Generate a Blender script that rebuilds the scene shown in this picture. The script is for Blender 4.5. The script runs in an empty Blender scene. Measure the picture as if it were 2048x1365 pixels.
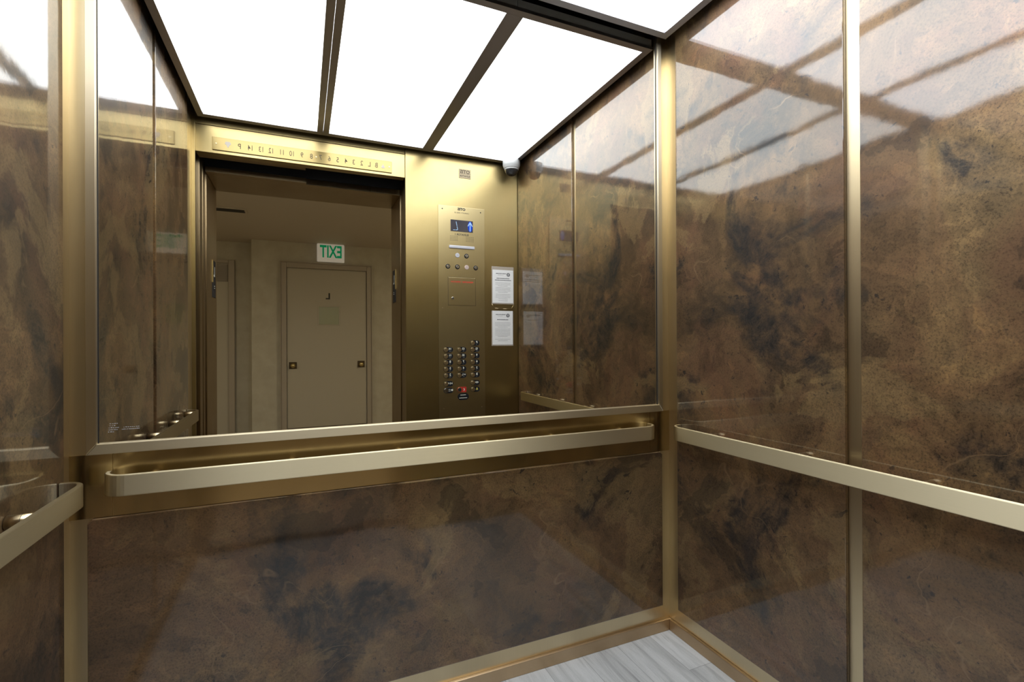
import bpy, bmesh, math, random
from mathutils import Vector, Matrix
random.seed(7)
C = bpy.context.scene.collection
PI = math.pi

# ------------------------------------------------------------------ room numbers (metres)
B = 1.530            # inside face of the back wall (mirror wall)
R = 1.347            # right wall
L = -0.528           # left wall
F = 0.075            # inside face of the front wall
ZC = 2.3296          # underside of the suspended ceiling frame
ZT = 2.52            # canopy
PT = 0.012           # thickness of the patina panels
OX0, OX1 = -0.511, 0.580     # cab door opening
OZ = 2.160

# ------------------------------------------------------------------ materials
def new_mat(name):
    m = bpy.data.materials.new(name); m.use_nodes = True
    nt = m.node_tree; nt.nodes.clear()
    out = nt.nodes.new('ShaderNodeOutputMaterial')
    b = nt.nodes.new('ShaderNodeBsdfPrincipled')
    nt.links.new(b.outputs[0], out.inputs[0])
    return m, nt, b

def setp(b, **k):
    for n, v in k.items():
        b.inputs[n.replace('_', ' ')].default_value = v

def node(nt, t, **k):
    n = nt.nodes.new(t)
    for a, v in k.items(): setattr(n, a, v)
    return n

def ramp(nt, fac, stops, interp='LINEAR'):
    n = nt.nodes.new('ShaderNodeValToRGB'); n.color_ramp.interpolation = interp
    e = n.color_ramp.elements
    while len(e) < len(stops): e.new(0.5)
    for i, (p, c) in enumerate(stops):
        e[i].position = p; e[i].color = (c[0], c[1], c[2], 1) if len(c) == 3 else c
    nt.links.new(fac, n.inputs[0]); return n

def mapping(nt, src, scale=(1, 1, 1), loc=(0, 0, 0), rot=(0, 0, 0)):
    m = nt.nodes.new('ShaderNodeMapping')
    m.inputs['Scale'].default_value = scale; m.inputs['Location'].default_value = loc; m.inputs['Rotation'].default_value = rot
    nt.links.new(src, m.inputs['Vector']); return m.outputs[0]

def noise(nt, vec, scale, detail=4, rough=.5, dist=0.0):
    n = nt.nodes.new('ShaderNodeTexNoise')
    n.inputs['Scale'].default_value = scale; n.inputs['Detail'].default_value = detail
    n.inputs['Roughness'].default_value = rough; n.inputs['Distortion'].default_value = dist
    nt.links.new(vec, n.inputs['Vector']); return n.outputs['Fac']

def mix(nt, fac, a, b, mode='MIX'):
    n = nt.nodes.new('ShaderNodeMix'); n.data_type = 'RGBA'; n.blend_type = mode
    def put(sock, v):
        if isinstance(v, (int, float)): sock.default_value = v
        elif isinstance(v, tuple): sock.default_value = (v[0], v[1], v[2], 1)
        else: nt.links.new(v, sock)
    put(n.inputs[0], fac); put(n.inputs[6], a); put(n.inputs[7], b)
    return n.outputs[2]

def mathn(nt, op, a, b=None, c=None):
    n = nt.nodes.new('ShaderNodeMath'); n.operation = op
    for i, v in enumerate((a, b, c)):
        if v is None: continue
        if isinstance(v, (int, float)): n.inputs[i].default_value = v
        else: nt.links.new(v, n.inputs[i])
    return n.outputs[0]

def plain(name, col, rough=.5, metal=0.0, **k):
    m, nt, b = new_mat(name)
    setp(b, Base_Color=(*col, 1), Roughness=rough, Metallic=metal, **k)
    return m

def brass(name, col, rough, axis='Z', wear=.25, streak=.04, aniso=.8):
    """brushed brass: fine streaks along one axis, soft tarnish"""
    m, nt, b = new_mat(name)
    geo = node(nt, 'ShaderNodeNewGeometry')
    sc = {'Z': (420, 420, 4), 'X': (4, 420, 420), 'Y': (420, 4, 420)}[axis]
    st = noise(nt, mapping(nt, geo.outputs['Position'], sc), 1.0, 3, .6)
    tar = noise(nt, geo.outputs['Position'], 3.2, 5, .6)
    tfac = ramp(nt, tar, [(.40, (0, 0, 0)), (.78, (1, 1, 1))]).outputs[0]
    dark = tuple(c * k for c, k in zip(col, (.80, .72, .60)))
    c1 = mix(nt, mathn(nt, 'MULTIPLY', tfac, wear), col, dark)
    c2 = mix(nt, 1.0, c1, ramp(nt, st, [(.25, (1 - streak,) * 3), (.75, (1 + 0 * streak,) * 3)]).outputs[0], 'MULTIPLY')
    nt.links.new(c2, b.inputs['Base Color'])
    r = mathn(nt, 'MULTIPLY_ADD', st, .04, rough - .02)
    r = mathn(nt, 'MULTIPLY_ADD', tfac, .05, r)
    nt.links.new(r, b.inputs['Roughness'])
    b.inputs['Metallic'].default_value = 1.0
    # brushed grain: reflections smear across the grain (the tangent below is the wide direction)
    tv = node(nt, 'ShaderNodeCombineXYZ')
    for i, q in enumerate({'Z': (.7071, .7071, 0), 'X': (0, .02, 1), 'Y': (.02, 0, 1), 'F': (1, 0, .02)}[axis if name != 'ceiling_bar_bronze' else 'F']): tv.inputs[i].default_value = q
    nt.links.new(tv.outputs[0], b.inputs['Tangent']); b.inputs['Anisotropic'].default_value = aniso
    return m

def patina(name, gain=.72, off=(0, 0, 0)):
    """oxidised bronze laminate under a clear glossy coat"""
    m, nt, b = new_mat(name)
    geo = node(nt, 'ShaderNodeNewGeometry')
    pos = mapping(nt, geo.outputs['Position'], (1, 1, 1), off)
    wn = node(nt, 'ShaderNodeTexNoise'); wn.inputs['Scale'].default_value = 2.6; wn.inputs['Detail'].default_value = 5
    nt.links.new(pos, wn.inputs['Vector'])
    wv = node(nt, 'ShaderNodeVectorMath', operation='MULTIPLY_ADD')
    nt.links.new(wn.outputs['Color'], wv.inputs[0]); wv.inputs[1].default_value = (.30, .30, .30); nt.links.new(pos, wv.inputs[2])
    p2 = wv.outputs[0]
    big = noise(nt, p2, 2.4, 9, .62, .35)
    g = gain
    base = ramp(nt, big, [(.28, (.030 * g, .029 * g, .030 * g)), (.37, (.078 * g, .056 * g, .036 * g)),
                          (.46, (.158 * g, .102 * g, .055 * g)), (.55, (.215 * g, .135 * g, .072 * g)),
                          (.66, (.285 * g, .195 * g, .098 * g)), (.80, (.140 * g, .108 * g, .064 * g))]).outputs[0]
    hue = noise(nt, mapping(nt, pos, (1, 1, 1), (5.3, 1.7, 8.1)), 3.4, 7, .6, .6)
    hfac = ramp(nt, hue, [(.50, (0, 0, 0)), (.66, (1, 1, 1))]).outputs[0]
    c = mix(nt, mathn(nt, 'MULTIPLY', hfac, .60), base, (.195 * g, .100 * g, .062 * g))
    # cleft layers: flat terraces with crisp edges, like split slate
    ter = noise(nt, mapping(nt, p2, (1, 1, 1), (2.2, 9.4, 4.6)), 3.1, 6, .58, .25)
    tl = ramp(nt, ter, [(.00, (.52, .54, .58)), (.385, (.50, .52, .55)), (.397, (.78, .78, .78)), (.475, (.86, .85, .84)), (.483, (1.06, 1.04, 1.0)), (.555, (1.0, 1.0, 1.0)), (.562, (1.22, 1.19, 1.10)), (.64, (1.10, 1.08, 1.04)), (.648, (.86, .85, .84))]).outputs[0]
    c = mix(nt, 1.0, c, tl, 'MULTIPLY')
    hue2 = noise(nt, mapping(nt, pos, (1, 1, 1), (-3.3, 6.7, 2.1)), 2.9, 6, .6, .5)
    h2 = ramp(nt, hue2, [(.53, (0, 0, 0)), (.61, (1, 1, 1))]).outputs[0]
    mot = noise(nt, p2, 21, 9, .74, .15)
    mk = ramp(nt, mot, [(.42, (1, 1, 1)), (.66, (.35, .35, .35))]).outputs[0]
    c = mix(nt, mathn(nt, 'MULTIPLY', mathn(nt, 'MULTIPLY', h2, .95), mk), c, (.034 * g, .034 * g, .035 * g))
    # mottling and grain
    # patches of golden ochre with ragged rims
    gold = noise(nt, mapping(nt, p2, (1, 1, 1), (7.7, -2.4, 3.3)), 2.1, 7, .64, .4)
    gm = ramp(nt, gold, [(.545, (0, 0, 0)), (.575, (1, 1, 1))]).outputs[0]
    c = mix(nt, mathn(nt, 'MULTIPLY', gm, .50), c, (.330 * g, .232 * g, .112 * g))
    # the grain comes and goes across the sheet
    gk = ramp(nt, noise(nt, mapping(nt, pos, (1, 1, 1), (1.1, 4.4, -6.0)), 2.7, 4, .6, .3), [(.40, (.22, .22, .22)), (.62, (1, 1, 1))]).outputs[0]
    c = mix(nt, gk, c, ramp(nt, mot, [(.30, (.46, .48, .50)), (.47, (.95, .95, .95)), (.55, (1.05, 1.05, 1.05)), (.74, (1.42, 1.34, 1.18))]).outputs[0], 'MULTIPLY')
    gr = noise(nt, pos, 210, 5, .75, 0)
    c = mix(nt, mathn(nt, 'MULTIPLY_ADD', gk, .55, .30), c, ramp(nt, gr, [(.36, (.40, .41, .43)), (.48, (1, 1, 1)), (.66, (1.28, 1.25, 1.18))]).outputs[0], 'MULTIPLY')
    # scattered dark pits
    pit = noise(nt, p2, 46, 4, .6, .1)
    pm = ramp(nt, pit, [(.63, (0, 0, 0)), (.68, (1, 1, 1))]).outputs[0]
    pm = mathn(nt, 'MULTIPLY', pm, ramp(nt, hue2, [(.40, (0, 0, 0)), (.53, (1, 1, 1))]).outputs[0])
    c = mix(nt, mathn(nt, 'MULTIPLY', pm, .80), c, (.020, .019, .020))
    # thin pale contour veins
    vn = noise(nt, p2, 2.6, 2.5, .5, .3)
    v = mathn(nt, 'ABSOLUTE', mathn(nt, 'SUBTRACT', vn, .5))
    vm = ramp(nt, v, [(.0, (1, 1, 1)), (.0040, (0, 0, 0))]).outputs[0]
    vk = ramp(nt, noise(nt, pos, 4.2, 3), [(.48, (0, 0, 0)), (.60, (1, 1, 1))]).outputs[0]
    vm = mathn(nt, 'MULTIPLY', vm, vk)
    c = mix(nt, mathn(nt, 'MULTIPLY', vm, .6), c, (.36 * g, .24 * g, .13 * g))
    c = mix(nt, 1.0, c, (1.0, .945, .90), 'MULTIPLY')
    nt.links.new(c, b.inputs['Base Color'])
    setp(b, Metallic=.50, Roughness=.48, Coat_Weight=1.0, Coat_Roughness=.06, Coat_IOR=1.63, Specular_IOR_Level=.25)
    # the clear coat is slightly wavy
    wb = noise(nt, pos, 7, 2, .5)
    w2 = noise(nt, pos, 60, 2, .5)
    hb = mathn(nt, 'MULTIPLY_ADD', w2, .05, wb)
    bmp = node(nt, 'ShaderNodeBump'); bmp.inputs['Strength'].default_value = .10; bmp.inputs['Distance'].default_value = .006
    nt.links.new(hb, bmp.inputs['Height']); nt.links.new(bmp.outputs[0], b.inputs['Coat Normal'])
    return m

def plank_floor(name):
    m, nt, b = new_mat(name)
    geo = node(nt, 'ShaderNodeNewGeometry')
    pos = mapping(nt, geo.outputs['Position'], (1, 1, 1), (0.045, -.02, 0), (0, 0, PI / 2))
    br = node(nt, 'ShaderNodeTexBrick'); br.offset = .37
    br.inputs['Scale'].default_value = 1.0; br.inputs['Brick Width'].default_value = .92; br.inputs['Row Height'].default_value = .152
    br.inputs['Mortar Size'].default_value = .0009; br.inputs['Color1'].default_value = (.05, .05, .05, 1); br.inputs['Color2'].default_value = (.95, .95, .95, 1)
    br.inputs['Mortar'].default_value = (.5, .5, .5, 1)
    nt.links.new(pos, br.inputs['Vector'])
    sh = node(nt, 'ShaderNodeVectorMath', operation='MULTIPLY_ADD')
    nt.links.new(br.outputs['Color'], sh.inputs[0]); sh.inputs[1].default_value = (3.1, 7.7, 2.3); nt.links.new(pos, sh.inputs[2])
    g1 = noise(nt, mapping(nt, sh.outputs[0], (2.2, 26, 1)), 1.0, 8, .65, 1.2)
    g2 = noise(nt, mapping(nt, sh.outputs[0], (3.0, 60, 1)), 1.0, 5, .6, .8)
    c = ramp(nt, g1, [(.28, (.24, .24, .238)), (.42, (.36, .36, .357)), (.55, (.45, .45, .447)), (.75, (.50, .50, .50))]).outputs[0]
    ln = ramp(nt, g2, [(.30, (.62, .62, .62)), (.36, (1, 1, 1))]).outputs[0]
    c = mix(nt, .7, c, ln, 'MULTIPLY')
    sp = noise(nt, pos, 300, 2, .6)
    c = mix(nt, .25, c, ramp(nt, sp, [(.3, (.6, .6, .6)), (.6, (1.1, 1.1, 1.1))]).outputs[0], 'MULTIPLY')
    tone = mix(nt, .10, c, br.outputs['Color'])
    c = mix(nt, br.outputs['Fac'], tone, (.22, .22, .22))
    nt.links.new(c, b.inputs['Base Color']); setp(b, Roughness=.42)
    return m

def emit(name, col, s):
    m = bpy.data.materials.new(name); m.use_nodes = True
    nt = m.node_tree; nt.nodes.clear()
    o = nt.nodes.new('ShaderNodeOutputMaterial'); e = nt.nodes.new('ShaderNodeEmission')
    e.inputs[0].default_value = (*col, 1); e.inputs[1].default_value = s
    nt.links.new(e.outputs[0], o.inputs[0]); return m

def mottled(name, col, col2, scale, rough, **k):
    m, nt, b = new_mat(name)
    geo = node(nt, 'ShaderNodeNewGeometry')
    n = noise(nt, geo.outputs['Position'], scale, 5, .6)
    nt.links.new(ramp(nt, n, [(.35, col), (.65, col2)]).outputs[0], b.inputs['Base Color'])
    setp(b, Roughness=rough, **k); return m

CEIL_E = 7.8
BR = (.66, .55, .36)
M = dict(
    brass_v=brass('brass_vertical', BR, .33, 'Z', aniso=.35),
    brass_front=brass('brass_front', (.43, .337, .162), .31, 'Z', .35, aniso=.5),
    brass_face=brass('brass_faceplate', (.50, .41, .225), .32, 'Z', .2, aniso=.4),
    brass_x=brass('brass_along_x', (.66, .57, .385), .55, 'X', .15, aniso=.9),
    brass_band=brass('brass_band', (.50, .385, .205), .17, 'X', .2, aniso=.5),
    brass_y=brass('brass_along_y', (.66, .57, .385), .55, 'Y', .15, aniso=.9),
    brass_frame=brass('brass_mirror_frame', (.57, .485, .35), .40, 'Z', .2),
    brass_frame_x=brass('brass_mirror_frame_sill', (.56, .475, .33), .50, 'X', .2),
    brass_base=brass('brass_kick', (.60, .455, .30), .40, 'X', .5),
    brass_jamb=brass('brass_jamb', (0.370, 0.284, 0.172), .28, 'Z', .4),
    brass_plate=brass('brass_plate', (.40, .305, .135), .34, 'X', .15),
    brass_post=plain('brass_post', (.58, .47, .29), .30, 1.0),
    ceil_bar=brass('ceiling_bar_bronze', (0.541, 0.528, 0.554), .42, 'Y', .2),
    patina=patina('bronze_patina'), patina_left=patina('bronze_patina_left', .72, (3.7, 2.2, .4)), patina_back=patina('bronze_patina_back', .72, (-2.1, 4.4, 1.9)),
    mirror=plain('mirror_silver', (.70, .68, .63), .0, 1.0),
    mirror_edge=plain('mirror_edge', (.02, .02, .022), .3),
    black=plain('black_paint', (.012, .013, .018), .6), void=plain('shaft_darkness', (.010, .012, .018), .7),
    badge=plain('badge_metal', (.26, .21, .14), .45, .7),
    dark=plain('dark_gap', (.02, .018, .016), .6),
    floor=plank_floor('grey_vinyl_planks'),
    canopy=plain('canopy_grey', (.05, .05, .055), .8),
    light=emit('luminous_panel', (.87, .935, 1.0), CEIL_E), panel_back=plain('light_box_back', (.3, .3, .3), .7),
    white=plain('white_plastic', (.46, .465, .48), .35), smoke=plain('smoked_dome', (.02, .021, .024), .06, 0, Coat_Weight=1.0),
    lens=plain('lens_glass', (.01, .01, .012), .03),
    paper=plain('paper', (.80, .80, .82), .6), ink=plain('ink', (.10, .10, .12), .6), ink_light=plain('ink_grey', (.36, .36, .39), .6),
    sleeve=plain('clear_sleeve', (.42, .37, .32), .18), 
    steel=plain('steel', (.62, .62, .63), .18, 1.0), steel_dark=plain('steel_dark', (.05, .05, .055), .25, .6),
    engrave=plain('engraved_fill', (.075, .055, .030), .6), engrave_black=plain('engraved_black', (.02, .018, .015), .5),
    screen=plain('display_glass', (.045, .042, .055), .12), blue=emit('display_blue', (.02, .09, .80), 1.2), blue_hot=emit('display_arrow', (.42, .66, 1.0), 1.6),
    lamp_lens=plain('white_lens', (.50, .50, .56), .3), lens_red=plain('pale_red_lens', (.56, .43, .40), .35),
    red=plain('red_enamel', (.50, .035, .025), .4), redink=plain('red_ink', (.62, .05, .03), .5),
    pill=plain('button_plate_black', (.010, .012, .018), .35), white_ink=plain('white_ink', (.78, .77, .68), .5), yellow_ink=plain('yellow_ink', (.62, .55, .12), .5),
    lobby_wall=mottled('lobby_plaster', (.50, .46, .36), (.57, .53, .42), 6, .55), lobby_ceiling=plain('lobby_ceiling_paint', (.56, .50, .40), .7),
    lobby_floor=plain('lobby_floor', (.42, .35, .27), .4), door_paint=plain('door_paint', (.50, .455, .36), .45), frame_paint=plain('door_frame_paint', (.42, .365, .29), .45),
    trim_dark=plain('door_sweep', (.16, .12, .09), .5), green_glass=plain('wired_glass', (.42, .44, .30), .25),
    sign=plain('exit_sign_white', (.78, .74, .66), .4, 0), sign_lit=emit('exit_green', (.01, .32, .12), .55),
    knob=plain('knob_brass', (.62, .50, .24), .18, 1.0), knob_dark=plain('knob_plate', (.09, .06, .03), .4, .5), grille=plain('vent_grille', (.33, .29, .24), .6),
)
# exit sign face glows weakly, like the lit sign in the lobby
M['sign'].node_tree.nodes['Principled BSDF'].inputs['Emission Color'].default_value = (1, .95, .85, 1)
M['sign'].node_tree.nodes['Principled BSDF'].inputs['Emission Strength'].default_value = .22

# ------------------------------------------------------------------ mesh builder
class MB:
    def __init__(self): self.bm = bmesh.new()
    def _join(self, t, mi=0, smooth=False):
        for f in t.faces: f.material_index = mi; f.smooth = smooth
        me = bpy.data.meshes.new('tmp'); t.to_mesh(me); t.free(); self.bm.from_mesh(me); bpy.data.meshes.remove(me)
        return self
    def box(self, x0, x1, y0, y1, z0, z1, bev=0.0, mi=0, seg=2):
        t = bmesh.new(); bmesh.ops.create_cube(t, size=1)
        bmesh.ops.scale(t, vec=(abs(x1 - x0), abs(y1 - y0), abs(z1 - z0)), verts=t.verts)
        bmesh.ops.translate(t, vec=((x0 + x1) / 2, (y0 + y1) / 2, (z0 + z1) / 2), verts=t.verts)
        if bev: bmesh.ops.bevel(t, geom=t.edges[:], offset=bev, segments=seg, profile=.5, affect='EDGES')
        return self._join(t, mi)
    def cyl(self, p0, p1, r0, r1=None, n=24, mi=0, bev=0.0, smooth=True):
        r1 = r0 if r1 is None else r1
        p0, p1 = Vector(p0), Vector(p1); d = p1 - p0
        t = bmesh.new(); bmesh.ops.create_cone(t, cap_ends=True, segments=n, radius1=r0, radius2=r1, depth=d.length)
        if bev:
            ed = [e for e in t.edges if len(e.link_faces) == 2 and any(len(f.verts) > 4 for f in e.link_faces)]
            bmesh.ops.bevel(t, geom=ed, offset=bev, segments=2, profile=.5, affect='EDGES')
        q = Vector((0, 0, 1)).rotation_difference(d.normalized()).to_matrix().to_4x4()
        bmesh.ops.transform(t, matrix=Matrix.Translation((p0 + p1) / 2) @ q, verts=t.verts)
        self._join(t, mi)
        if smooth:
            for f in self.bm.faces:
                if len(f.verts) == 4 and f.material_index == mi: f.smooth = True
        return self
    def poly(self, pts, ext, mi=0):
        """closed polygon pts (3-D) extruded by vector ext"""
        t = bmesh.new(); vs = [t.verts.new(p) for p in pts]; f = t.faces.new(vs)
        r = bmesh.ops.extrude_face_region(t, geom=[f])
        bmesh.ops.translate(t, vec=ext, verts=[v for v in r['geom'] if isinstance(v, bmesh.types.BMVert)])
        bmesh.ops.recalc_face_normals(t, faces=t.faces[:])
        return self._join(t, mi)
    def lathe(self, prof, c, n=32, mi=0):
        """profile [(r, z)] turned about the vertical axis through c"""
        t = bmesh.new(); rings = []
        for r, z in prof:
            if r < 1e-6: rings.append([t.verts.new((c[0], c[1], c[2] + z))])
            else: rings.append([t.verts.new((c[0] + r * math.cos(2 * PI * i / n), c[1] + r * math.sin(2 * PI * i / n), c[2] + z)) for i in range(n)])
        for a, b in zip(rings, rings[1:]):
            for i in range(n):
                j = (i + 1) % n
                q = [a[i % len(a)], a[j % len(a)], b[j % len(b)], b[i % len(b)]]
                u = []
                for v in q:
                    if v not in u: u.append(v)
                if len(u) > 2: t.faces.new(u)
        bmesh.ops.recalc_face_normals(t, faces=t.faces[:])
        return self._join(t, mi, True)
    def mesh(self, me, mat, mi=0):
        t = bmesh.new(); t.from_mesh(me); bmesh.ops.transform(t, matrix=mat, verts=t.verts); return self._join(t, mi)
    def build(self, name, mats, parent=None):
        me = bpy.data.meshes.new(name); self.bm.to_mesh(me); self.bm.free()
        for m in (mats if isinstance(mats, (list, tuple)) else [mats]): me.materials.append(M[m])
        o = bpy.data.objects.new(name, me); C.objects.link(o)
        if parent is not None:
            o.parent = parent
            off = Vector((0, 0, 0)); q = parent
            while q is not None: off += Vector(q.location); q = q.parent
            o.location = (0, 0, 0)
            for v in me.vertices: v.co -= off
        return o

def tag(o, label=None, cat=None, group=None, kind=None):
    if label: o['label'] = label
    if cat: o['category'] = cat
    if group: o['group'] = group
    if cat: o['kind'] = 'thing'
    if kind: o['kind'] = kind
    return o
def struct(o): o['kind'] = 'structure'; return o
def thing(name, loc, label, cat, group=None):
    o = bpy.data.objects.new(name, None); C.objects.link(o); o.location = loc; o.empty_display_size = .05
    return tag(o, label, cat, group)

def text_mesh(s, size, depth=.0006, align='CENTER', bold=0.0, spacing=1.0):
    cu = bpy.data.curves.new('txt', 'FONT'); cu.body = s; cu.size = size; cu.extrude = depth / 2; cu.align_x = align; cu.align_y = 'CENTER'
    cu.offset = bold; cu.space_character = spacing; cu.resolution_u = 3
    o = bpy.data.objects.new('txt', cu); C.objects.link(o)
    dg = bpy.context.evaluated_depsgraph_get(); dg.update()
    me = bpy.data.meshes.new_from_object(o.evaluated_get(dg))
    bpy.data.objects.remove(o); bpy.data.curves.remove(cu)
    return me
def facing_in(x, y, z, sx=1.0):
    """lettering on the front wall, read by someone standing in the cab (faces +y)"""
    return Matrix.Translation((x, y, z)) @ Matrix.Rotation(PI, 4, 'Z') @ Matrix.Rotation(PI / 2, 4, 'X') @ Matrix.Diagonal((sx, 1, 1, 1))
def letters(mb, s, x, y, z, size, mi=0, bold=0.0, sx=1.0, spacing=1.0, align='CENTER'):
    me = text_mesh(s, size, bold=bold, spacing=spacing, align=align); mb.mesh(me, facing_in(x, y, z, sx), mi); bpy.data.meshes.remove(me); return mb
def stadium(mb, x0, x1, zc, h, y0, y1, mi=0, round_left=True, round_right=True):
    r = h / 2; pts = []
    if round_right: pts += [(x1 - r + r * math.cos(a), y0, zc + r * math.sin(a)) for a in [(-PI / 2 + PI * i / 12) for i in range(13)]]
    else: pts += [(x1, y0, zc - r), (x1, y0, zc + r)]
    if round_left: pts += [(x0 + r + r * math.cos(a), y0, zc + r * math.sin(a)) for a in [(PI / 2 + PI * i / 12) for i in range(13)]]
    else: pts += [(x0, y0, zc + r), (x0, y0, zc - r)]
    return mb.poly(pts, (0, y1 - y0, 0), mi)

# ------------------------------------------------------------------ cab shell (structure)
def shell(name, mat, *boxes):
    mb = MB()
    for b in boxes: mb.box(*b)
    return struct(mb.build(name, mat))
T = .03
shell('wall_back', 'brass_v', (L - T, R + T, B, B + T, 0, ZT))
shell('wall_right', 'brass_v', (R, R + T, F - .055, B, 0, ZT))
shell('wall_left', 'brass_v', (L - T, L, F - .055, B, 0, ZT))
shell('floor', 'floor', (L - T, R + T, -.03, B + T, -.03, 0))
shell('ceiling', 'canopy', (L - T, R + T, -.03, B + T, ZT, ZT + .03))
# front wall: control-panel return, header with a seam, narrow left return
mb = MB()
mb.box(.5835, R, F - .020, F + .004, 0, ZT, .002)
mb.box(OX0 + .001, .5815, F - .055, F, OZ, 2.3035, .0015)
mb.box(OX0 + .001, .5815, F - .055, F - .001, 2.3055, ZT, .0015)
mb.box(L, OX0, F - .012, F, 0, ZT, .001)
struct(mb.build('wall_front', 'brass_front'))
# brass band behind the back handrail, between its two seams
shell('trim_1', 'brass_band', (-.440, 1.250, B - .0035, B, .714, .8725))
shell('trim_2', 'brass_band', (L, -.4416, B - .0035, B, .714, .8725), (1.2516, R, B - .0035, B, .714, .8725))
# kick bases
kb = .012
def kick(name, *b):
    return struct(MB().box(*b, bev=.0022).build(name, 'brass_base'))
kick('baseboard_back', L + .0005, R - .0005, B - kb, B, 0, .045)
kick('baseboard_right', R - kb, R, F + .006, B - kb - .0005, 0, .045)
kick('baseboard_left', L, L + kb, F + .002, B - kb - .0005, 0, .045)

# ------------------------------------------------------------------ patina wall panels
PG = 'bronze patina wall panels of the cab'
PZ0, PZ1 = .104, 2.44
def wpanel(mb, label, mat):
    o = mb.build('patina_panel', mat); tag(o, label, 'wall panel', PG); return o
wpanel(MB().box(R - PT, R, .834, 1.470, PZ0, PZ1, .0025), 'tall glossy bronze patina panel on the right wall beside the corner', 'patina')
wpanel(MB().box(R - PT, R, F + .012, .794, PZ0, PZ1, .0025), 'tall glossy bronze patina panel at the right edge of the photo', 'patina')
wpanel(MB().box(L, L + PT, .834, 1.467, PZ0, PZ1, .0025), 'tall bronze patina panel at the left edge, beside the mirror corner', 'patina_left')
wpanel(MB().box(L, L + PT, .232, .794, PZ0, PZ1, .0025), 'bronze patina panel on the left wall next to the doorway, seen in the mirror', 'patina_left')
# low panel under the rail: bevelled top edge with clipped corners
mb = MB(); x0, x1, z0, z1, cx = -.491, 1.305, PZ0, .713, .010
mb.poly([(x0, B - .0008, z0), (x1, B - .0008, z0), (x1, B - .0008, z1 - cx), (x1 - cx, B - .0008, z1), (x0 + cx, B - .0008, z1), (x0, B - .0008, z1 - cx)], (0, -PT + .0008, 0))
t = mb.bm; t.edges.ensure_lookup_table()
bmesh.ops.bevel(t, geom=[e for e in t.edges if all(abs(v.co.y - (B - PT)) < 1e-6 for v in e.verts)], offset=.0035, segments=2, profile=.5, affect='EDGES')
wpanel(mb, 'wide low bronze patina panel below the rail on the mirror wall', 'patina_back')

# ------------------------------------------------------------------ wall mirror
mi_ = thing('framed_mirror', (.409, B, .872), 'large brass framed mirror filling the upper back wall above the rail', 'mirror')
gx0, gx1, gz0, gz1 = -.4705, 1.288, .900, 2.425
g = MB().box(gx0 - .006, gx1 + .006, B - .004, B - .0005, gz0 - .006, gz1).build('mirror_glass', 'mirror', mi_)
fx0, fx1, fz0 = -.4915, 1.3065, .8735; fy = B - .016; fd = .0155
def fpoly(name, pts, mat):
    mb = MB(); mb.poly([(x, fy, z) for x, z in pts], (0, fd - .0002, 0))
    bmesh.ops.bevel(mb.bm, geom=[e for e in mb.bm.edges if all(abs(v.co.y - fy) < 1e-6 for v in e.verts)], offset=.0012, segments=1, affect='EDGES')
    return mb.build(name, mat, mi_)
e = .0003
fpoly('frame_stile', [(fx0, fz0 + e), (gx0, gz0 + e), (gx0, gz1), (fx0, gz1)], 'brass_frame')
fpoly('frame_stile', [(fx1, fz0 + e), (fx1, gz1), (gx1, gz1), (gx1, gz0 + e)], 'brass_frame')
fpoly('frame_sill', [(fx0 + e, fz0), (fx1 - e, fz0), (gx1 - e, gz0), (gx0 + e, gz0)], 'brass_frame_x')
fpoly('frame_head', [(fx0, gz1 + e), (fx1, gz1 + e), (fx1, gz1 + .022), (fx0, gz1 + .022)], 'brass_frame_x')
# black glass edge line just inside the frame
MB().box(gx0, gx0 + .0022, B - .0052, B - .0042, gz0, gz1).build('edge_line', 'mirror_edge', mi_)
MB().box(gx1 - .003, gx1, B - .0052, B - .0042, gz0, gz1).build('edge_line', 'mirror_edge', mi_)
# faint etched mark in the lower left corner
mb = MB()
for row, (xa, xb, n) in enumerate(((-.447, -.428, 4), (-.447, -.434, 3), (-.449, -.384, 15), (-.449, -.384, 17), (-.450, -.437, 3))):
    z = .947 - row * .0052; w = (xb - xa) / n
    for k in range(n):
        if row in (2, 3) and 4 < k < 7: continue
        mb.box(xa + k * w, xa + k * w + w * random.uniform(.4, .85), B - .0047, B - .0042, z, z + random.uniform(.0010, .0022))
mb.build('etched_mark', 'ink_light', mi_)

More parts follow.
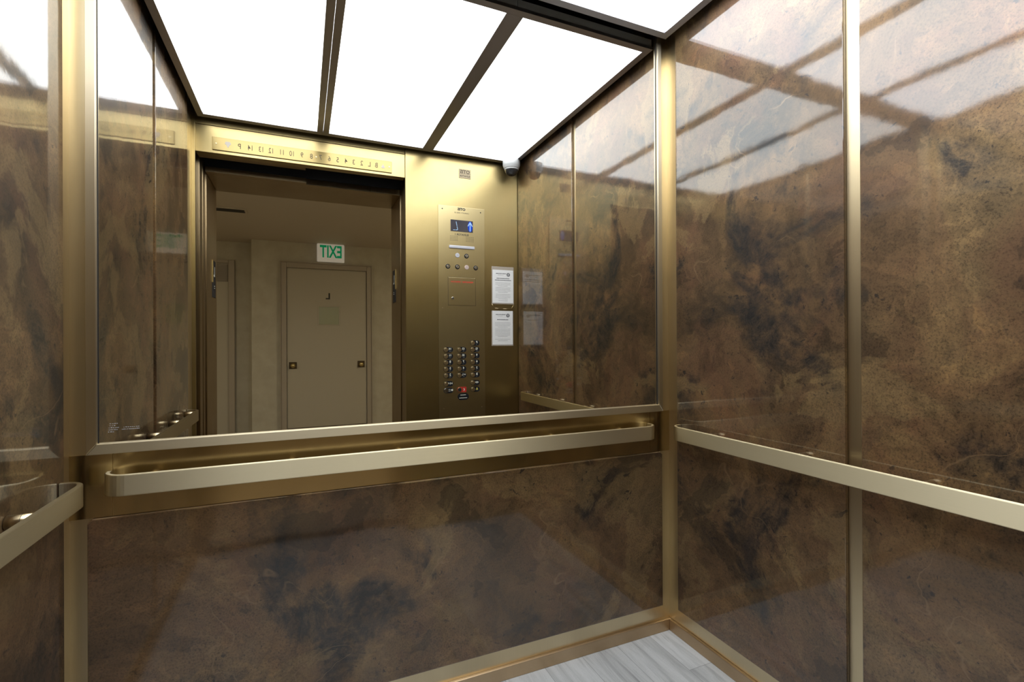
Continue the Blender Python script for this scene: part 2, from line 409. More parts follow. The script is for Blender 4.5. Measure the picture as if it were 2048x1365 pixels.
# ------------------------------------------------------------------ handrails
RZ0, RZ1, RD, RT = .777, .829, .0625, .012
def rail_path(a, b, d, e, r=.046):
    """plan path (along, out) of a flat bar whose ends turn back into the wall"""
    pts = [(a, e)]
    pts += [(a + r - r * math.cos(t), d - r + r * math.sin(t)) for t in [PI / 2 * i / 10 for i in range(11)]]
    pts += [(b - r + r * math.sin(t), d - r + r * math.cos(t)) for t in [PI / 2 * i / 10 for i in range(11)]]
    pts += [(b, e)]
    return pts
def rail_mesh(a, b, surf, mp):
    c = rail_path(a + RT / 2, b - RT / 2, RD, surf + .0006)
    n = len(c); inn, out = [], []
    for i in range(n):
        p = Vector(c[max(i - 1, 0)]); q = Vector(c[min(i + 1, n - 1)]); t = (q - p).normalized(); nn = Vector((-t.y, t.x))
        out.append(Vector(c[i]) + nn * RT / 2); inn.append(Vector(c[i]) - nn * RT / 2)
    mb = MB(); t = mb.bm
    rings = []
    for i in range(n):
        rings.append([t.verts.new(mp(*out[i], RZ0)), t.verts.new(mp(*out[i], RZ1)), t.verts.new(mp(*inn[i], RZ1)), t.verts.new(mp(*inn[i], RZ0))])
    for a_, b_ in zip(rings, rings[1:]):
        for k in range(4): t.faces.new([a_[k], a_[(k + 1) % 4], b_[(k + 1) % 4], b_[k]])
    t.faces.new(rings[0]); t.faces.new(rings[-1])
    bmesh.ops.recalc_face_normals(t, faces=t.faces[:])
    bmesh.ops.bevel(t, geom=[e for e in t.edges if abs(e.calc_face_angle(0)) > .9], offset=.0022, segments=3, profile=.5, affect='EDGES')
    return mb
def handrail(label, a, b, mp, posts, mat, surf, loc, zc=.8115):
    t = thing('handrail', loc, label, 'handrail', 'brass handrails round the cab')
    rail_mesh(a, b, surf, mp).build('rail_bar', mat, t)
    for s in posts:
        p = MB().cyl(mp(s, surf + .0012, zc), mp(s, RD - RT / 2, zc), .0135, n=28).build('standoff_post', 'brass_post', t)
        MB().cyl(mp(s, surf + .0004, zc), mp(s, surf + .0016, zc), .0122, n=28).build('joint_ring', 'dark', p)
        MB().cyl(mp(s, .036, zc), mp(s, .0368, zc), .01362, n=28).build('joint_ring', 'dark', p)
    return t
handrail('flat brass handrail across the mirror wall, just below the mirror', -.452, 1.246, lambda s, d, z: Vector((s, B - d, z)), (-.36, -.03, .28, .58, .83, 1.13), 'brass_x', .0036, (.4, B, .803), .799)
handrail('flat brass handrail on the right wall, running out at the right edge', .200, 1.456, lambda s, d, z: Vector((R - d, s, z)), (1.272, .948, .64, .335), 'brass_y', PT, (R, .8, .803))
handrail('flat brass handrail on the left wall, cut off by the left edge', .262, 1.446, lambda s, d, z: Vector((L + d, s, z)), (1.222, .915, .605, .32), 'brass_y', PT, (L, .8, .803))

# ------------------------------------------------------------------ suspended luminous ceiling
CX0, CX1, CY0, CY1, CW = -.493, 1.306, .110, 1.489, .030
cf = thing('lighting_frame', (.4, .8, ZC), 'slim dull brass frame with crossbars holding the lit ceiling panels', 'ceiling frame')
h = .012
MB().box(CX0, CX0 + CW, CY0, CY1, ZC, ZC + h).build('side_rail', 'ceil_bar', cf)
MB().box(CX1 - CW, CX1, CY0, CY1, ZC, ZC + h).build('side_rail', 'ceil_bar', cf)
MB().box(CX0 + CW + .0006, CX1 - CW - .0006, CY1 - CW, CY1, ZC, ZC + h).build('end_rail', 'ceil_bar', cf)
MB().box(CX0 + CW + .0006, CX1 - CW - .0006, CY0, CY0 + CW + .008, ZC, ZC + h).build('end_rail', 'ceil_bar', cf)
BA, BB = .112, .709
MB().box(BA - .031, BA - .0012, CY0 + CW + .0085, CY1 - CW - .0005, ZC, ZC + h).build('crossbar', 'ceil_bar', cf)
MB().box(BA + .0012, BA + .031, CY0 + CW + .0085, CY1 - CW - .0005, ZC, ZC + h).build('crossbar', 'ceil_bar', cf)
MB().box(BB - .0325, BB + .0325, CY0 + CW + .0085, CY1 - CW - .0005, ZC, ZC + h).build('crossbar', 'ceil_bar', cf)
for xa, xb, lab in ((CX0 + .004, BA - .0008, 'white lit ceiling panel on the left of the split crossbar'), (BA + .0008, BB - .001, 'white lit ceiling panel between the two crossbars'), (BB + .001, CX1 - .004, 'white lit ceiling panel nearest the right wall')):
    mb = MB().box(xa, xb, CY0 + .004, CY1 - .004, ZC + h + .0005, ZC + h + .030)
    for f in mb.bm.faces: f.material_index = 0 if f.normal.z < -.5 else 1
    mb.bm.normal_update()
    for f in mb.bm.faces: f.material_index = 0 if f.normal.z < -.5 else 1
    tag(mb.build('luminous_panel', ['light', 'panel_back']), lab, 'ceiling light', 'luminous ceiling panels')

# ------------------------------------------------------------------ dome camera
cx, cy, cz = 1.252, .172, 2.3296
dc = thing('dome_camera', (cx, cy, cz), 'small white dome security camera in the ceiling corner above the control panel', 'security camera')
MB().lathe([(0, -.0005), (.054, -.0005), (.0565, -.004), (.0565, -.034), (.054, -.040), (.050, -.050), (.0465, -.058), (.0445, -.058), (0, -.058)], (cx, cy, cz), 40).build('housing', 'white', dc)
do = MB().lathe([(.0440, -.0585)] + [(.0440 * math.cos(a), -.0585 - .044 * math.sin(a)) for a in [PI / 2 * i / 9 for i in range(1, 9)]] + [(0, -.1025)], (cx, cy, cz), 40).build('dome', 'smoke', dc)
MB().lathe([(.0442, -.057), (.0462, -.0585), (.0455, -.063), (.0443, -.064)], (cx, cy, cz), 40).build('trim_ring', 'white', dc)

# ------------------------------------------------------------------ control panel (front wall, seen in the mirror)
FP = F + .004
cp = thing('control_panel', (.941, FP, .55), 'tall brass elevator control panel with display, key switches and floor buttons', 'control panel')
Y0, Y1 = FP + .0006, FP + .0046
fpz0, fpz1 = .55, 2.0165
MB().box(.7865, 1.0965, Y0, Y1, fpz0, fpz1, .0012).build('faceplate', 'brass_face', cp)
YS = Y1
# maker's name, capacity, elevator number
mb = MB(); letters(mb, 'OTIS', .940, YS + .0005, 2.004 - .0035, .0215, 0, .0011, 1.12); mb.build('lettering', 'engrave_black', cp)
mb = MB(); letters(mb, 'ELEVATOR 1', .940, YS + .0005, 1.838, .0165, 0, .0003, 1.02); mb.build('lettering', 'engrave_black', cp)
mb = MB(); letters(mb, 'CAPACITY 2500 LB', .942, YS + .0005, 1.9775, .0115, 0, 0, 1.02)
mb.build('lettering', 'engrave_black', cp)
# display
d = MB().box(.867, 1.016, YS + .0002, YS + .0022, 1.857, 1.931, .0008).build('display', 'screen', cp)
yb = YS + .0025
ax, az0, az1 = .9965, 1.864, 1.924
pts = [(ax + .0155 * math.cos(t), yb, (az0 + az1) / 2 + .034 * math.sin(t)) for t in [2 * PI * i / 24 for i in range(24)]]
MB().poly(pts, (0, .0004, 0)).build('arrow_glow', 'blue', d)
mb = MB(); ya = yb + .0006
mb.box(ax - .0026, ax + .0026, ya, ya + .0004, az0, az1 - .003)
for s in (-1, 1):
    mb.poly([(ax, ya, az1 + .001), (ax, ya, az1 - .008), (ax + s * .0128, ya, az1 - .0295), (ax + s * .0172, ya, az1 - .0255)][::s], (0, .0004, 0))
mb.build('up_arrow', 'blue_hot', d)
mb = MB()
def seg(x0_, z0_, x1_, z1_, w=.0032):
    dx, dz = x1_ - x0_, z1_ - z0_; l = math.hypot(dx, dz); nx, nz = -dz / l * w / 2, dx / l * w / 2
    mb.poly([(x0_ + nx, yb, z0_ + nz), (x1_ + nx, yb, z1_ + nz), (x1_ - nx, yb, z1_ - nz), (x0_ - nx, yb, z0_ - nz)], (0, .0004, 0))
seg(.9030, 1.919, .9085, 1.892); seg(.9090, 1.889, .9130, 1.869); seg(.9130, 1.8675, .8985, 1.8655); seg(.8950, 1.8655, .8840, 1.8655)
mb.build('floor_letter', 'blue_hot', d)
# speaker perforations (two groups)
for xs in (.866, .972):
    mb = MB()
    for i in range(6):
        for k in range(4): mb.cyl((xs + i * .0092, YS + .0002, 1.8255 - k * .0090), (xs + i * .0092, YS + .0006, 1.8255 - k * .0090), .0021, n=8)
    mb.build('speaker_grille', 'engrave_black', cp)
MB().box(.855, 1.026, YS + .0002, YS + .009, 1.7475, 1.7665, .004).build('light_bar', 'lamp_lens', cp)
# round indicator lenses and key switches
def key_switch(x, z, parent=cp):
    k = MB().cyl((x, YS + .0001, z), (x, YS + .0035, z), .0158, .0145, 28).build('key_switch', 'steel_dark', parent)
    MB().cyl((x, YS + .0036, z), (x, YS + .0075, z), .0100, .0088, 24).build('key_cylinder', 'steel', k)
    MB().box(x - .0012, x + .0012, YS + .0076, YS + .0080, z - .0055, z + .0055).build('keyhole', 'engrave_black', k)
    return k
def lens(x, z, mat):
    k = MB().cyl((x, YS + .0001, z), (x, YS + .004, z), .0150, .0138, 28, bev=.001).build('indicator_lens', mat, cp)
    return k
k = lens(.911, 1.7045, 'lamp_lens'); MB().box(.904, .918, YS + .0042, YS + .0046, 1.7032, 1.7066).build('legend', 'ink_light', k)
key_switch(.972, 1.7035)
key_switch(.848, 1.631); key_switch(.911, 1.631)
k = lens(.973, 1.631, 'lens_red')
mb = MB()
for s in ((.9660, 1.626, .9800, 1.626), (.9660, 1.626, .9730, 1.639), (.9730, 1.639, .9800, 1.626)):
    dx, dz = s[2] - s[0], s[3] - s[1]; l = math.hypot(dx, dz); nx, nz = -dz / l * .0007, dx / l * .0007
    mb.poly([(s[0] + nx, YS + .0042, s[1] + nz), (s[2] + nx, YS + .0042, s[3] + nz), (s[2] - nx, YS + .0042, s[3] - nz), (s[0] - nx, YS + .0042, s[1] - nz)], (0, .0004, 0))
mb.build('legend', 'ink_light', k)
key_switch(1.034, 1.6305)
# locked service cabinet
sd = MB().box(.850, 1.031, YS + .0004, YS + .0022, 1.386, 1.562, .0010).build('service_door', 'brass_face', cp)
mb = MB().box(.8478, .8494, YS + .0001, YS + .0008, 1.384, 1.564).box(1.0316, 1.0332, YS + .0001, YS + .0008, 1.384, 1.564)
mb.box(.8494, 1.0316, YS + .0001, YS + .0008, 1.5626, 1.564).box(.8494, 1.0316, YS + .0001, YS + .0008, 1.384, 1.3854)
mb.build('shadow_gap', 'engrave', cp)
mb = MB(); letters(mb, "FIREFIGHTERS'   OPERATION", .941, YS + .0027, 1.5345, .0132, 0, .0004, .88); mb.build('lettering', 'redink', sd)
k = MB().cyl((.878, YS + .0024, 1.429), (.878, YS + .009, 1.429), .0098, .0085, 24, bev=.001).build('cabinet_lock', 'steel', sd)
MB().cyl((.878, YS + .0091, 1.429), (.878, YS + .0096, 1.429), .0046, n=16).build('keyhole', 'engrave_black', k)
for x, z in ((.8135, 1.994), (1.069, 1.993), (.813, 1.365), (1.069, 1.362), (.818, .729), (1.073, .727)):
    s_ = MB().cyl((x, YS + .0001, z), (x, YS + .0018, z), .0042, .0034, 14).build('screw', 'brass_post' if z < 1.5 else 'steel_dark', cp)
# floor buttons: black pill legend plates with a ringed push cap
PW, PH = .0630, .0345
def button(x, z, legend, kind='floor_button', plate='pill', ink='white_ink', cap='brass_post', draw=None):
    mb = MB(); stadium(mb, x - .0160, x - .0160 + PW, z, PH, YS + .0001, YS + .0020, 0, True, True)
    b_ = mb.build(kind, plate, cp)
    MB().cyl((x, YS + .0021, z), (x, YS + .0062, z), .0150, .0142, 28).build('cap_ring', cap, b_)
    MB().cyl((x, YS + .0063, z), (x, YS + .0074, z), .0102, .0098, 24, bev=.0004).build('push_cap', 'brass_post' if plate == 'pill' else 'steel_dark', b_)
    mb = MB(); lx = x + .0278
    if draw: draw(mb, lx, z)
    else:
        letters(mb, legend.replace('*', ''), lx - (.006 if '*' in legend else 0), YS + .0026, z + .005, .0205 if len(legend) < 2 else .0185, 0, .0006, .92)
        if '*' in legend:
            star = [(lx + .0085 + (.0065 if i % 2 == 0 else .0027) * math.cos(PI / 2 + i * PI / 5), YS + .0022, z + .005 + (.0065 if i % 2 == 0 else .0027) * math.sin(PI / 2 + i * PI / 5)) for i in range(10)]
            mb.poly(star, (0, .0004, 0))
        for i in range(1 + len(legend)): mb.box(lx - .005 + i * .005, lx - .0035 + i * .005, YS + .0022, YS + .0026, z - .0105, z - .0090)
    mb.build('legend', ink, b_)
    return b_
X1, X2, X3 = .832, .9205, 1.0105
rows = (1.1020, 1.0610, 1.0205, .9790, .9380)
for x, leg in ((X1, ('14', '11', '8', '5', '2')), (X2, ('13', '10', '7', '4', 'L*')), (X3, ('12', '9', '6', '3', 'B'))):
    for z, t_ in zip(rows, leg): button(x, z, t_)
button(X3, 1.1440, 'P')
def tri(mb, x, z, w, h_, s):
    mb.poly([(x - s * w / 2, YS + .0022, z - h_ / 2), (x - s * w / 2, YS + .0022, z + h_ / 2), (x + s * w / 2, YS + .0022, z)], (0, .0004, 0))
def d_close(mb, x, z):
    tri(mb, x - .0095, z + .003, .008, .013, 1); tri(mb, x + .0095, z + .003, .008, .013, -1); mb.box(x - .0022, x + .0022, YS + .0022, YS + .0026, z - .0035, z + .0095)
def d_open(mb, x, z):
    tri(mb, x - .0080, z + .003, .009, .013, -1); tri(mb, x + .0080, z + .003, .009, .013, 1)
    for k_ in (-.0022, .0010): mb.box(x + k_, x + k_ + .0012, YS + .0022, YS + .0026, z - .0035, z + .0095)
def d_bell(mb, x, z):
    mb.poly([(x - .008, YS + .0022, z - .003), (x - .0045, YS + .0022, z + .001), (x - .0035, YS + .0022, z + .008), (x, YS + .0022, z + .011), (x + .0035, YS + .0022, z + .008), (x + .0045, YS + .0022, z + .001), (x + .008, YS + .0022, z - .003)], (0, .0004, 0))
    mb.cyl((x, YS + .0022, z - .0045), (x, YS + .0026, z - .0045), .0022, n=10)
def d_phone(mb, x, z):
    o_ = [(x + .009 * math.cos(t), z + .009 * math.sin(t) + .003) for t in [(-PI * .45) + PI * .9 * i / 10 for i in range(11)]]
    i_ = [(x + .0042 * math.cos(t), z + .0056 * math.sin(t) + .003) for t in [(-PI * .45) + PI * .9 * i / 10 for i in range(11)]]
    mb.poly([(a, YS + .0022, b) for a, b in o_] + [(a, YS + .0022, b) for a, b in i_[::-1]], (0, .0004, 0))
def d_fan(mb, x, z):
    for r_ in range(2):
        for k_ in range(4): mb.box(x - .012 + k_ * .0036, x - .0098 + k_ * .0036, YS + .0022, YS + .0026, z + .004 - r_ * .009, z + .0075 - r_ * .009)
    mb.cyl((x + .0115, YS + .0022, z + .002), (x + .0115, YS + .0026, z + .002), .0066, n=16)
button(X1, .8860, '', 'door_close_button', draw=d_close)
button(X3, .8870, '', 'door_open_button', draw=d_open)
button(X3, .8450, '', 'alarm_button', ink='yellow_ink', draw=d_bell)
# key-switch with its own pill plate
mb = MB(); stadium(mb, X1 - .016, X1 - .016 + PW, .8440, PH, YS + .0001, YS + .0020); b_ = mb.build('fan_switch', 'pill', cp)
MB().cyl((X1, YS + .0021, .844), (X1, YS + .0065, .844), .0150, .0138, 28).build('key_cylinder', 'steel', b_)
MB().box(X1 - .0012, X1 + .0012, YS + .0066, YS + .0070, .839, .849).build('keyhole', 'engrave_black', b_)
mb = MB(); d_fan(mb, X1 + .028, .844); mb.build('legend', 'white_ink', b_)
# red phone button
mb = MB(); stadium(mb, X2 - .016, X2 - .016 + .062, .8460, .0345, YS + .0001, YS + .0020, 0, True, False); b_ = mb.build('phone_button', 'red', cp)
MB().cyl((X2, YS + .0021, .846), (X2, YS + .0062, .846), .0150, .0142, 28).build('cap_ring', 'brass_post', b_)
MB().cyl((X2, YS + .0063, .846), (X2, YS + .0074, .846), .0102, .0098, 24).build('push_cap', 'steel_dark', b_)
mb = MB(); d_phone(mb, X2 + .026, .843); mb.build('legend', 'white_ink', b_)
mb = MB(); stadium(mb, .9085, .9825, .8010, .0430, YS + .0001, YS + .0020); b_ = mb.build('help_plate', 'pill', cp)
mb = MB()
for z, n, x in ((.8115, 9, .9265), (.7925, 13, .9185)):
    for k_ in range(n): mb.box(x + k_ * .0041, x + k_ * .0041 + .0033, YS + .0022, YS + .0026, z - .0020, z + .0020)
mb.build('legend', 'white_ink', b_)

# ------------------------------------------------------------------ header plate with the floor numbers
ip = thing('number_plate', (.035, F, 2.21), 'long brass plate engraved with floor numbers above the doorway', 'indicator plate')
py0, py1 = F + .0005, F + .0075
MB().box(-.4330, .5020, py0, py1, 2.1765, 2.2445, .0015).build('plate', 'brass_plate', ip)
mb = MB()
PX = lambda u: u
for s_, x in (('B', .4115), ('L', .3715), ('2', .3265), ('3', .2815), ('4', .2385), ('5', .1925), ('6', .1475), ('7', .1010), ('8', .0520), ('9', .0030), ('10', -.0480), ('11', -.0990), ('12', -.1520), ('13', -.2010), ('14', -.2530), ('P', -.3055)):
    mb = MB(); letters(mb, s_, x, py1 + .0005, 2.2095, .0400, 0, .0001, .72 if len(s_) > 1 else .82); mb.build('numeral', 'engrave', ip)
for x, s in ((.4500, 1), (-.3600, -1)):
    k_ = .75 if s > 0 else 1.0
    pts = [(x - .015 * k_, 2.2105 - s * .004), (x - .010 * k_, 2.2105 - s * .016 * k_), (x + .010 * k_, 2.2105 - s * .016 * k_), (x + .015 * k_, 2.2105 - s * .004), (x + .008 * k_, 2.2105 + s * .001), (x, 2.2105 + s * .018 * k_), (x - .008 * k_, 2.2105 + s * .001)]
    MB().poly([(a, py1 + .0002, b) for a, b in pts], (0, .0006, 0)).build('direction_lamp', 'sleeve', ip)
for x in (-.4140, .0770, .4860): MB().cyl((x, py1 + .0001, 2.2105), (x, py1 + .002, 2.2105), .0048, .0040, 14).build('screw', 'brass_post', ip)

# ------------------------------------------------------------------ maker's badge
bd = thing('maker_badge', (.965, FP, 2.204), 'small embossed brass badge on the wall above the control panel', 'badge')
MB().box(.926, 1.004, FP, FP + .0030, 2.204, 2.262, .0008).build('plate', 'badge', bd)
mb = MB(); letters(mb, 'OTIS', .965, FP + .0035, 2.2445, .0290, 0, .0008, 1.05); letters(mb, 'ELEVATOR', .965, FP + .0035, 2.2175, .0170, 0, .0003, .86)
mb.box(.928, 1.002, FP + .0031, FP + .0034, 2.2318, 2.2332); mb.build('lettering', 'engrave', bd)

# ------------------------------------------------------------------ notices
def notice(label, x0, x1, z0, z1, sleeve_top, paras, wire, heads):
    t = thing('notice', ((x0 + x1) / 2, FP, z0), label, 'notice', 'printed notices beside the control panel')
    MB().box(x0 - .006, x1 + .004, FP, FP + .0016, z0 - .008, z1 + sleeve_top, .0003).build('clear_sleeve', 'sleeve', t)
    p = MB().box(x0, x1, FP + .0018, FP + .0026, z0, z1).build('paper', 'paper', t)
    y = FP + .0028; y2 = FP + .0031; w = x1 - x0; xc = (x0 + x1) / 2
    mb = MB(); cxl, czl = x0 + w * .76, z1 - .030       # ring emblem
    ro, ri = .0120, .0075
    for i in range(24):
        a, b_ = 2 * PI * i / 24, 2 * PI * (i + 1) / 24
        mb.poly([(cxl + ro * math.cos(a), y, czl + ro * math.sin(a)), (cxl + ro * math.cos(b_), y, czl + ro * math.sin(b_)), (cxl + ri * .7 * math.cos(b_), y, czl + ri * math.sin(b_)), (cxl + ri * .7 * math.cos(a), y, czl + ri * math.sin(a))], (0, y2 - y, 0))
    mb.box(cxl - .002, cxl + .002, y, y2, czl - .005, czl + .003); mb.build('emblem', 'ink', p)
    def words(mb, xa, xb, z, hh):
        x = xa
        while x < xb - .002:
            l_ = min(random.uniform(.004, .011), xb - x); mb.box(x, x + l_, y, y2, z - hh / 2, z + hh / 2); x += l_ + .0016
    mb = MB(); words(mb, x0 + w * .16, x0 + w * .66, z1 - .024, .0042)
    for z, f_ in heads: words(mb, xc - w * f_ / 2, xc + w * f_ / 2, z1 - z, .0042)
    mb.build('heading', 'ink', p)
    mb = MB()
    words(mb, x0 + w * .25, x0 + w * .52, z1 - .0335, .0016)
    for z, n, f_ in paras:
        for k in range(n):
            ff = f_ * (.62 if k == n - 1 else random.uniform(.93, 1.0))
            words(mb, xc - w * ff / 2, xc + w * ff / 2, z1 - z - k * .0098, .0020)
    mb.build('body_text', 'ink_light', p)
    if wire:
        mb = MB(); q = [(x0 - .006, z0 - .008), (x0 + .014, z0 - .036), (xc, z0 - .038), (x1 - .016, z0 - .039), (x1 + .004, z0 - .010)]
        for a, b_ in zip(q, q[1:]): mb.cyl((a[0], FP + .002, a[1]), (b_[0], FP + .002, b_[1]), .0012, n=8)
        mb.build('wire_clip', 'brass_post', t)
    return t
notice('upper white printed notice beside the control panel, in a taller clear sleeve', 1.152, 1.300, 1.409, 1.628, .022, ((.086, 3, .78), (.118, 4, .76), (.162, 4, .72), (.204, 1, .72)), True, ((.056, .62), (.068, .78)))
notice('lower white printed notice beside the control panel, under the wire clip', 1.150, 1.295, 1.132, 1.356, .001, ((.078, 4, .78), (.120, 6, .78), (.188, 2, .78)), False, ((.058, .55),))

# ------------------------------------------------------------------ doorway, shaft gap and landing frame
LX0, LX1, LZ = -.497, .596, 2.118
LY0, LY1 = -.165, -.510
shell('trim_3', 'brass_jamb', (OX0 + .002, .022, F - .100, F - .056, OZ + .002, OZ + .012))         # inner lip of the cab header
mb = MB()       # box above and beside the doors, coloured black for the shaft's darkness
mb.box(-1.2, 1.9, -.167, F - .056, 2.30, 2.33); mb.box(-1.2, 1.9, -.20, -.167, LZ + .04, 2.33)
mb.box(-1.23, -1.2, -.20, F - .056, 0, 2.33); mb.box(1.9, 1.93, -.20, F - .056, 0, 2.33)
struct(mb.build('wall_shaft', 'void'))
shell('trim_4', 'steel_dark', (-1.2, 1.9, -.160, -.031, -.02, 0))                               # sills
def leaf(n, mat, *b):
    return struct(MB().box(*b, bev=.002).build(n, mat))
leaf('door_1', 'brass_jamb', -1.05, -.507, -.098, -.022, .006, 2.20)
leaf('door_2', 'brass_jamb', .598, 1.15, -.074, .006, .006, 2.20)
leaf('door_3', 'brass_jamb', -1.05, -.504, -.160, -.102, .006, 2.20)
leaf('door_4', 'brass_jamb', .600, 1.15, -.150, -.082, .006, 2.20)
# landing frame: brass jambs and head
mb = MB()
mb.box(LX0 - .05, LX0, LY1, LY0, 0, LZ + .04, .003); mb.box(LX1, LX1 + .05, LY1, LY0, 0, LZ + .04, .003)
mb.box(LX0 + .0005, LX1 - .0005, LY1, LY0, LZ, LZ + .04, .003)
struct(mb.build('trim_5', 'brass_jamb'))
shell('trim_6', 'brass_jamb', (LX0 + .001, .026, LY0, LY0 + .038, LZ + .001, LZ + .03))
# floor plates on the jambs
def jamb_plate(label, xs, s, yc):
    t = thing('marker_plate', (xs, yc, 1.43), label, 'floor plate', 'floor marker plates on the landing jambs')
    a, b_ = sorted((xs + s * .0006, xs + s * .004))
    MB().box(a, b_, yc - .050, yc + .050, 1.430, 1.655, .001).build('plate', 'black', t)
    mb = MB(); x = xs + s * .0046
    me = text_mesh('L', .085, bold=.002); mb.mesh(me, Matrix.Translation((x, yc, 1.585)) @ Matrix.Rotation(s * PI / 2, 4, 'Z') @ Matrix.Rotation(PI / 2, 4, 'X')); bpy.data.meshes.remove(me)
    for k in range(4): mb.cyl((x - s * .0004, yc - .010 + (k % 2) * .012, 1.500 - (k // 2) * .012), (x + s * .0008, yc - .010 + (k % 2) * .012, 1.500 - (k // 2) * .012), .0026, n=8)
    mb.build('lettering', 'white_ink', t)
    MB().box(min(xs + s * .0006, xs + s * .006), max(xs + s * .0006, xs + s * .006), yc + .0505, yc + .0545, 1.520, 1.655).build('edge_strip', 'brass_plate', t)
jamb_plate('dark marker plate with a pale L on the jamb at the mirrored doorway\'s left', LX0, 1, -.395)
jamb_plate('dark marker plate with a pale L on the jamb nearest the control panel', LX1, -1, -.385)

# ------------------------------------------------------------------ lobby outside
LYB, LZC = -3.5, 2.395
shell('floor_lobby', 'lobby_floor', (-3.2, 3.2, -3.95, -.161, -.03, 0))
shell('ceiling_lobby', 'lobby_ceiling', (-3.2, 3.2, -3.95, LY1 + .02, LZC, LZC + .03))
shell('wall_lobby_back', 'lobby_wall', (-.555, 3.2, LYB - .25, LYB, 0, LZC), (-3.2, -.555, -3.95, -3.75, 0, LZC))
shell('wall_lobby_left', 'lobby_wall', (-3.23, -3.2, -3.95, -.5, 0, LZC)); shell('wall_lobby_right', 'lobby_wall', (3.2, 3.23, -3.95, -.5, 0, LZC))
mb = MB(); wy0, wy1 = LY1 + .02, LY0 - .002
mb.box(-3.2, LX0 - .0505, wy0, wy1 - .03, 0, LZC + .03); mb.box(LX1 + .0505, 3.2, wy0, wy1 - .03, 0, LZC + .03); mb.box(LX0 - .0500, LX1 + .0500, wy0, wy1 - .03, LZ + .0405, LZC + .03)
struct(mb.build('wall_lobby_front', 'lobby_wall'))
# stair door under the exit sign
dr = struct(MB().box(-.170, .768, LYB - .030 + .034, LYB + .012, .098, 2.072, .002).build('door_5', 'door_paint'))
mb = MB().box(-.168, .766, LYB + .0045, LYB + .0135, .004, .096); mb.build('kick_rail', 'trim_dark', dr)
mb = MB()
for a, b_ in ((-.235, -.175), (.773, .827)): mb.box(a, b_, LYB + .0005, LYB + .040, 0, 2.138, .004)
mb.box(-.1745, .7725, LYB + .0005, LYB + .040, 2.078, 2.138, .004)
for a, b_ in ((-.245, -.2355), (.8275, .838)): mb.box(a, b_, LYB + .0005, LYB + .052, 0, 2.150, .002)
mb.box(-.245, .838, LYB + .0005, LYB + .052, 2.1385, 2.150, .002)
struct(mb.build('trim_7', 'frame_paint'))
w = MB().box(.196, .430, LYB + .0125, LYB + .0165, 1.382, 1.602).build('window_pane', 'green_glass', dr)
mb = MB().box(.179, .195, LYB + .0125, LYB + .019, 1.367, 1.617, .002).box(.431, .447, LYB + .0125, LYB + .019, 1.367, 1.617, .002).box(.1955, .4305, LYB + .0125, LYB + .019, 1.603, 1.617, .002).box(.1955, .4305, LYB + .0125, LYB + .019, 1.367, 1.381, .002)
mb.build('window_frame', 'door_paint', dr)
mb = MB(); letters(mb, 'L', .304, LYB + .0135, 1.735, .105, 0, .004); mb.build('floor_letter', 'engrave_black', dr)
for x in (-.105, .700):
    k = MB().box(x - .044, x + .044, LYB + .0125, LYB + .017, .830, .914, .003).build('knob_plate', 'knob_dark', dr)
    MB().cyl((x, LYB + .0172, .872), (x, LYB + .050, .872), .011, n=16).build('knob_shank', 'knob', k)
    t = bmesh.new(); bmesh.ops.create_uvsphere(t, u_segments=20, v_segments=12, radius=.029); bmesh.ops.scale(t, vec=(1, .72, 1), verts=t.verts); bmesh.ops.translate(t, vec=(x, LYB + .066, .872), verts=t.verts)
    mb = MB(); mb._join(t, 0, True); mb.build('knob', 'knob', k)
# exit sign
es = thing('exit_sign', (.334, LYB, 2.165), 'white lit EXIT sign with green letters above the lobby door', 'exit sign')
MB().box(.172, .496, LYB + .053, LYB + .085, 2.163, 2.390, .012, seg=3).build('sign_case', 'sign', es)
MB().box(.24, .43, LYB + .0005, LYB + .0528, 2.20, 2.36).build('mounting', 'frame_paint', es)
mb = MB(); letters(mb, 'EXIT', .338, LYB + .0860, 2.285, .212, 0, .0050, .60); mb.build('lettering', 'sign_lit', es)
# door in the recess with a louvre
d7 = struct(MB().box(-1.56, -.82, -3.75 + .002, -3.75 + .020, .01, 2.125, .003).build('door_6', 'door_paint'))
mb = MB().box(-.8195, -.756, -3.749, -3.749 + .045, 0, 2.165, .004).box(-1.624, -1.5605, -3.749, -3.749 + .045, 0, 2.165, .004).box(-1.560, -.820, -3.749, -3.749 + .045, 2.1255, 2.165, .004)
struct(mb.build('trim_8', 'frame_paint'))
gr = MB().box(-1.03, -.828, -3.75 + .0205, -3.75 + .030, 1.90, 2.11, .003).build('louvre', 'grille', d7)
mb = MB()
for k in range(7): mb.box(-1.02, -.838, -3.75 + .0302, -3.75 + .036, 1.912 + k * .028, 1.928 + k * .028)
mb.build('slats', 'grille', gr)
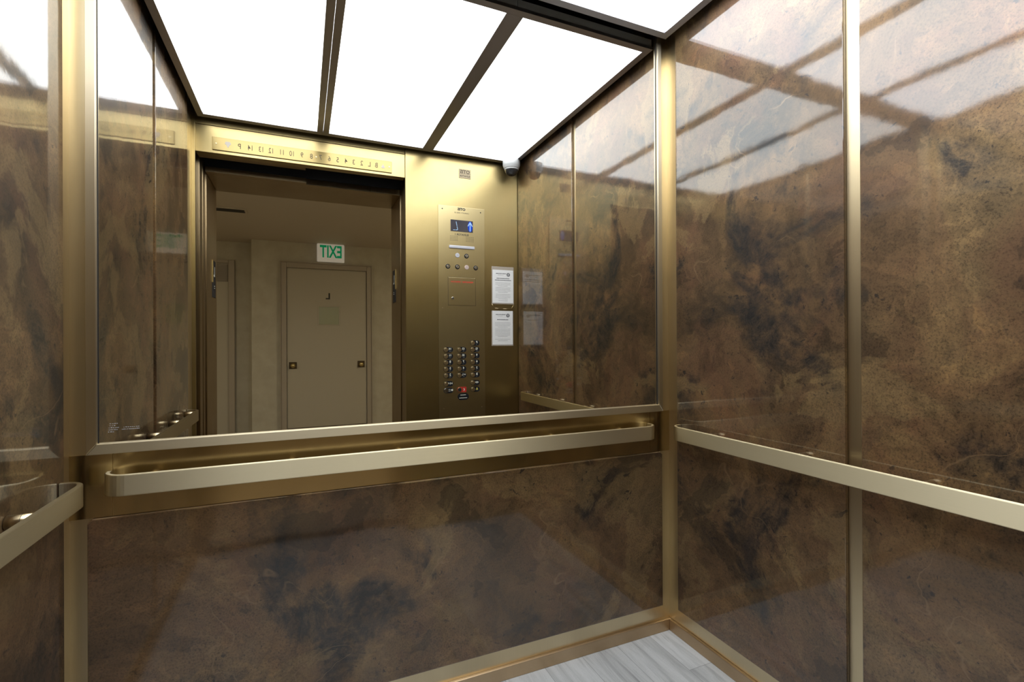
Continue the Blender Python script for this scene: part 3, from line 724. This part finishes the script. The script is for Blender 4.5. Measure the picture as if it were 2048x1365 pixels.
# ceiling vent
cv = thing('air_vent', (-.72, -2.1, LZC), 'long narrow vent in the dim lobby ceiling', 'vent')
MB().box(-1.05, -.470, -2.185, -2.020, LZC - .010, LZC - .0005, .002).build('vent_frame', 'lobby_ceiling', cv)
MB().box(-1.03, -.490, -2.155, -2.050, LZC - .0125, LZC - .0105).build('vent_slot', 'dark', cv)

# ------------------------------------------------------------------ lobby lamps (to either side, out of the photo)
def lobby_lamp(x, y, w):
    l = bpy.data.lights.new('lobby_lamp', 'AREA'); l.shape = 'DISK'; l.size = .45; l.energy = w; l.color = (1.0, .90, .69)
    o = bpy.data.objects.new('lobby_lamp', l); C.objects.link(o); o.location = (x, y, LZC - .03)
lobby_lamp(1.9, -.86, 25); lobby_lamp(-1.9, -.86, 19)

wd = bpy.data.worlds.new('World'); bpy.context.scene.world = wd; wd.use_nodes = True
wd.node_tree.nodes['Background'].inputs[0].default_value = (.02, .02, .022, 1); wd.node_tree.nodes['Background'].inputs[1].default_value = .2

# ------------------------------------------------------------------ camera
cam = bpy.data.cameras.new('camera'); co = bpy.data.objects.new('camera', cam); C.objects.link(co)
cam.sensor_width = 36; cam.sensor_fit = 'HORIZONTAL'; cam.lens = 36 * 966.8 / 2048; cam.clip_start = .02
th, ph, ro = .4095, .0018, -.0049
fw = Vector((math.sin(th) * math.cos(ph), math.cos(th) * math.cos(ph), math.sin(ph)))
rt = Vector((math.cos(th), -math.sin(th), 0)); up = rt.cross(fw)
c_, s_ = math.cos(ro), math.sin(ro)
rt2 = rt * c_ + up * s_; up2 = up * c_ - rt * s_
m = Matrix((( rt2.x, up2.x, -fw.x, 0), (rt2.y, up2.y, -fw.y, 0), (rt2.z, up2.z, -fw.z, 1.15), (0, 0, 0, 1)))
co.matrix_world = m
sc = bpy.context.scene; sc.camera = co
sc.view_settings.view_transform = 'Standard'; sc.view_settings.look = 'None'; sc.view_settings.exposure = 0.0; sc.view_settings.gamma = 1.0
sc.cycles.max_bounces = 14; sc.cycles.glossy_bounces = 10; sc.cycles.diffuse_bounces = 6
sc.cycles.sample_clamp_indirect = 8
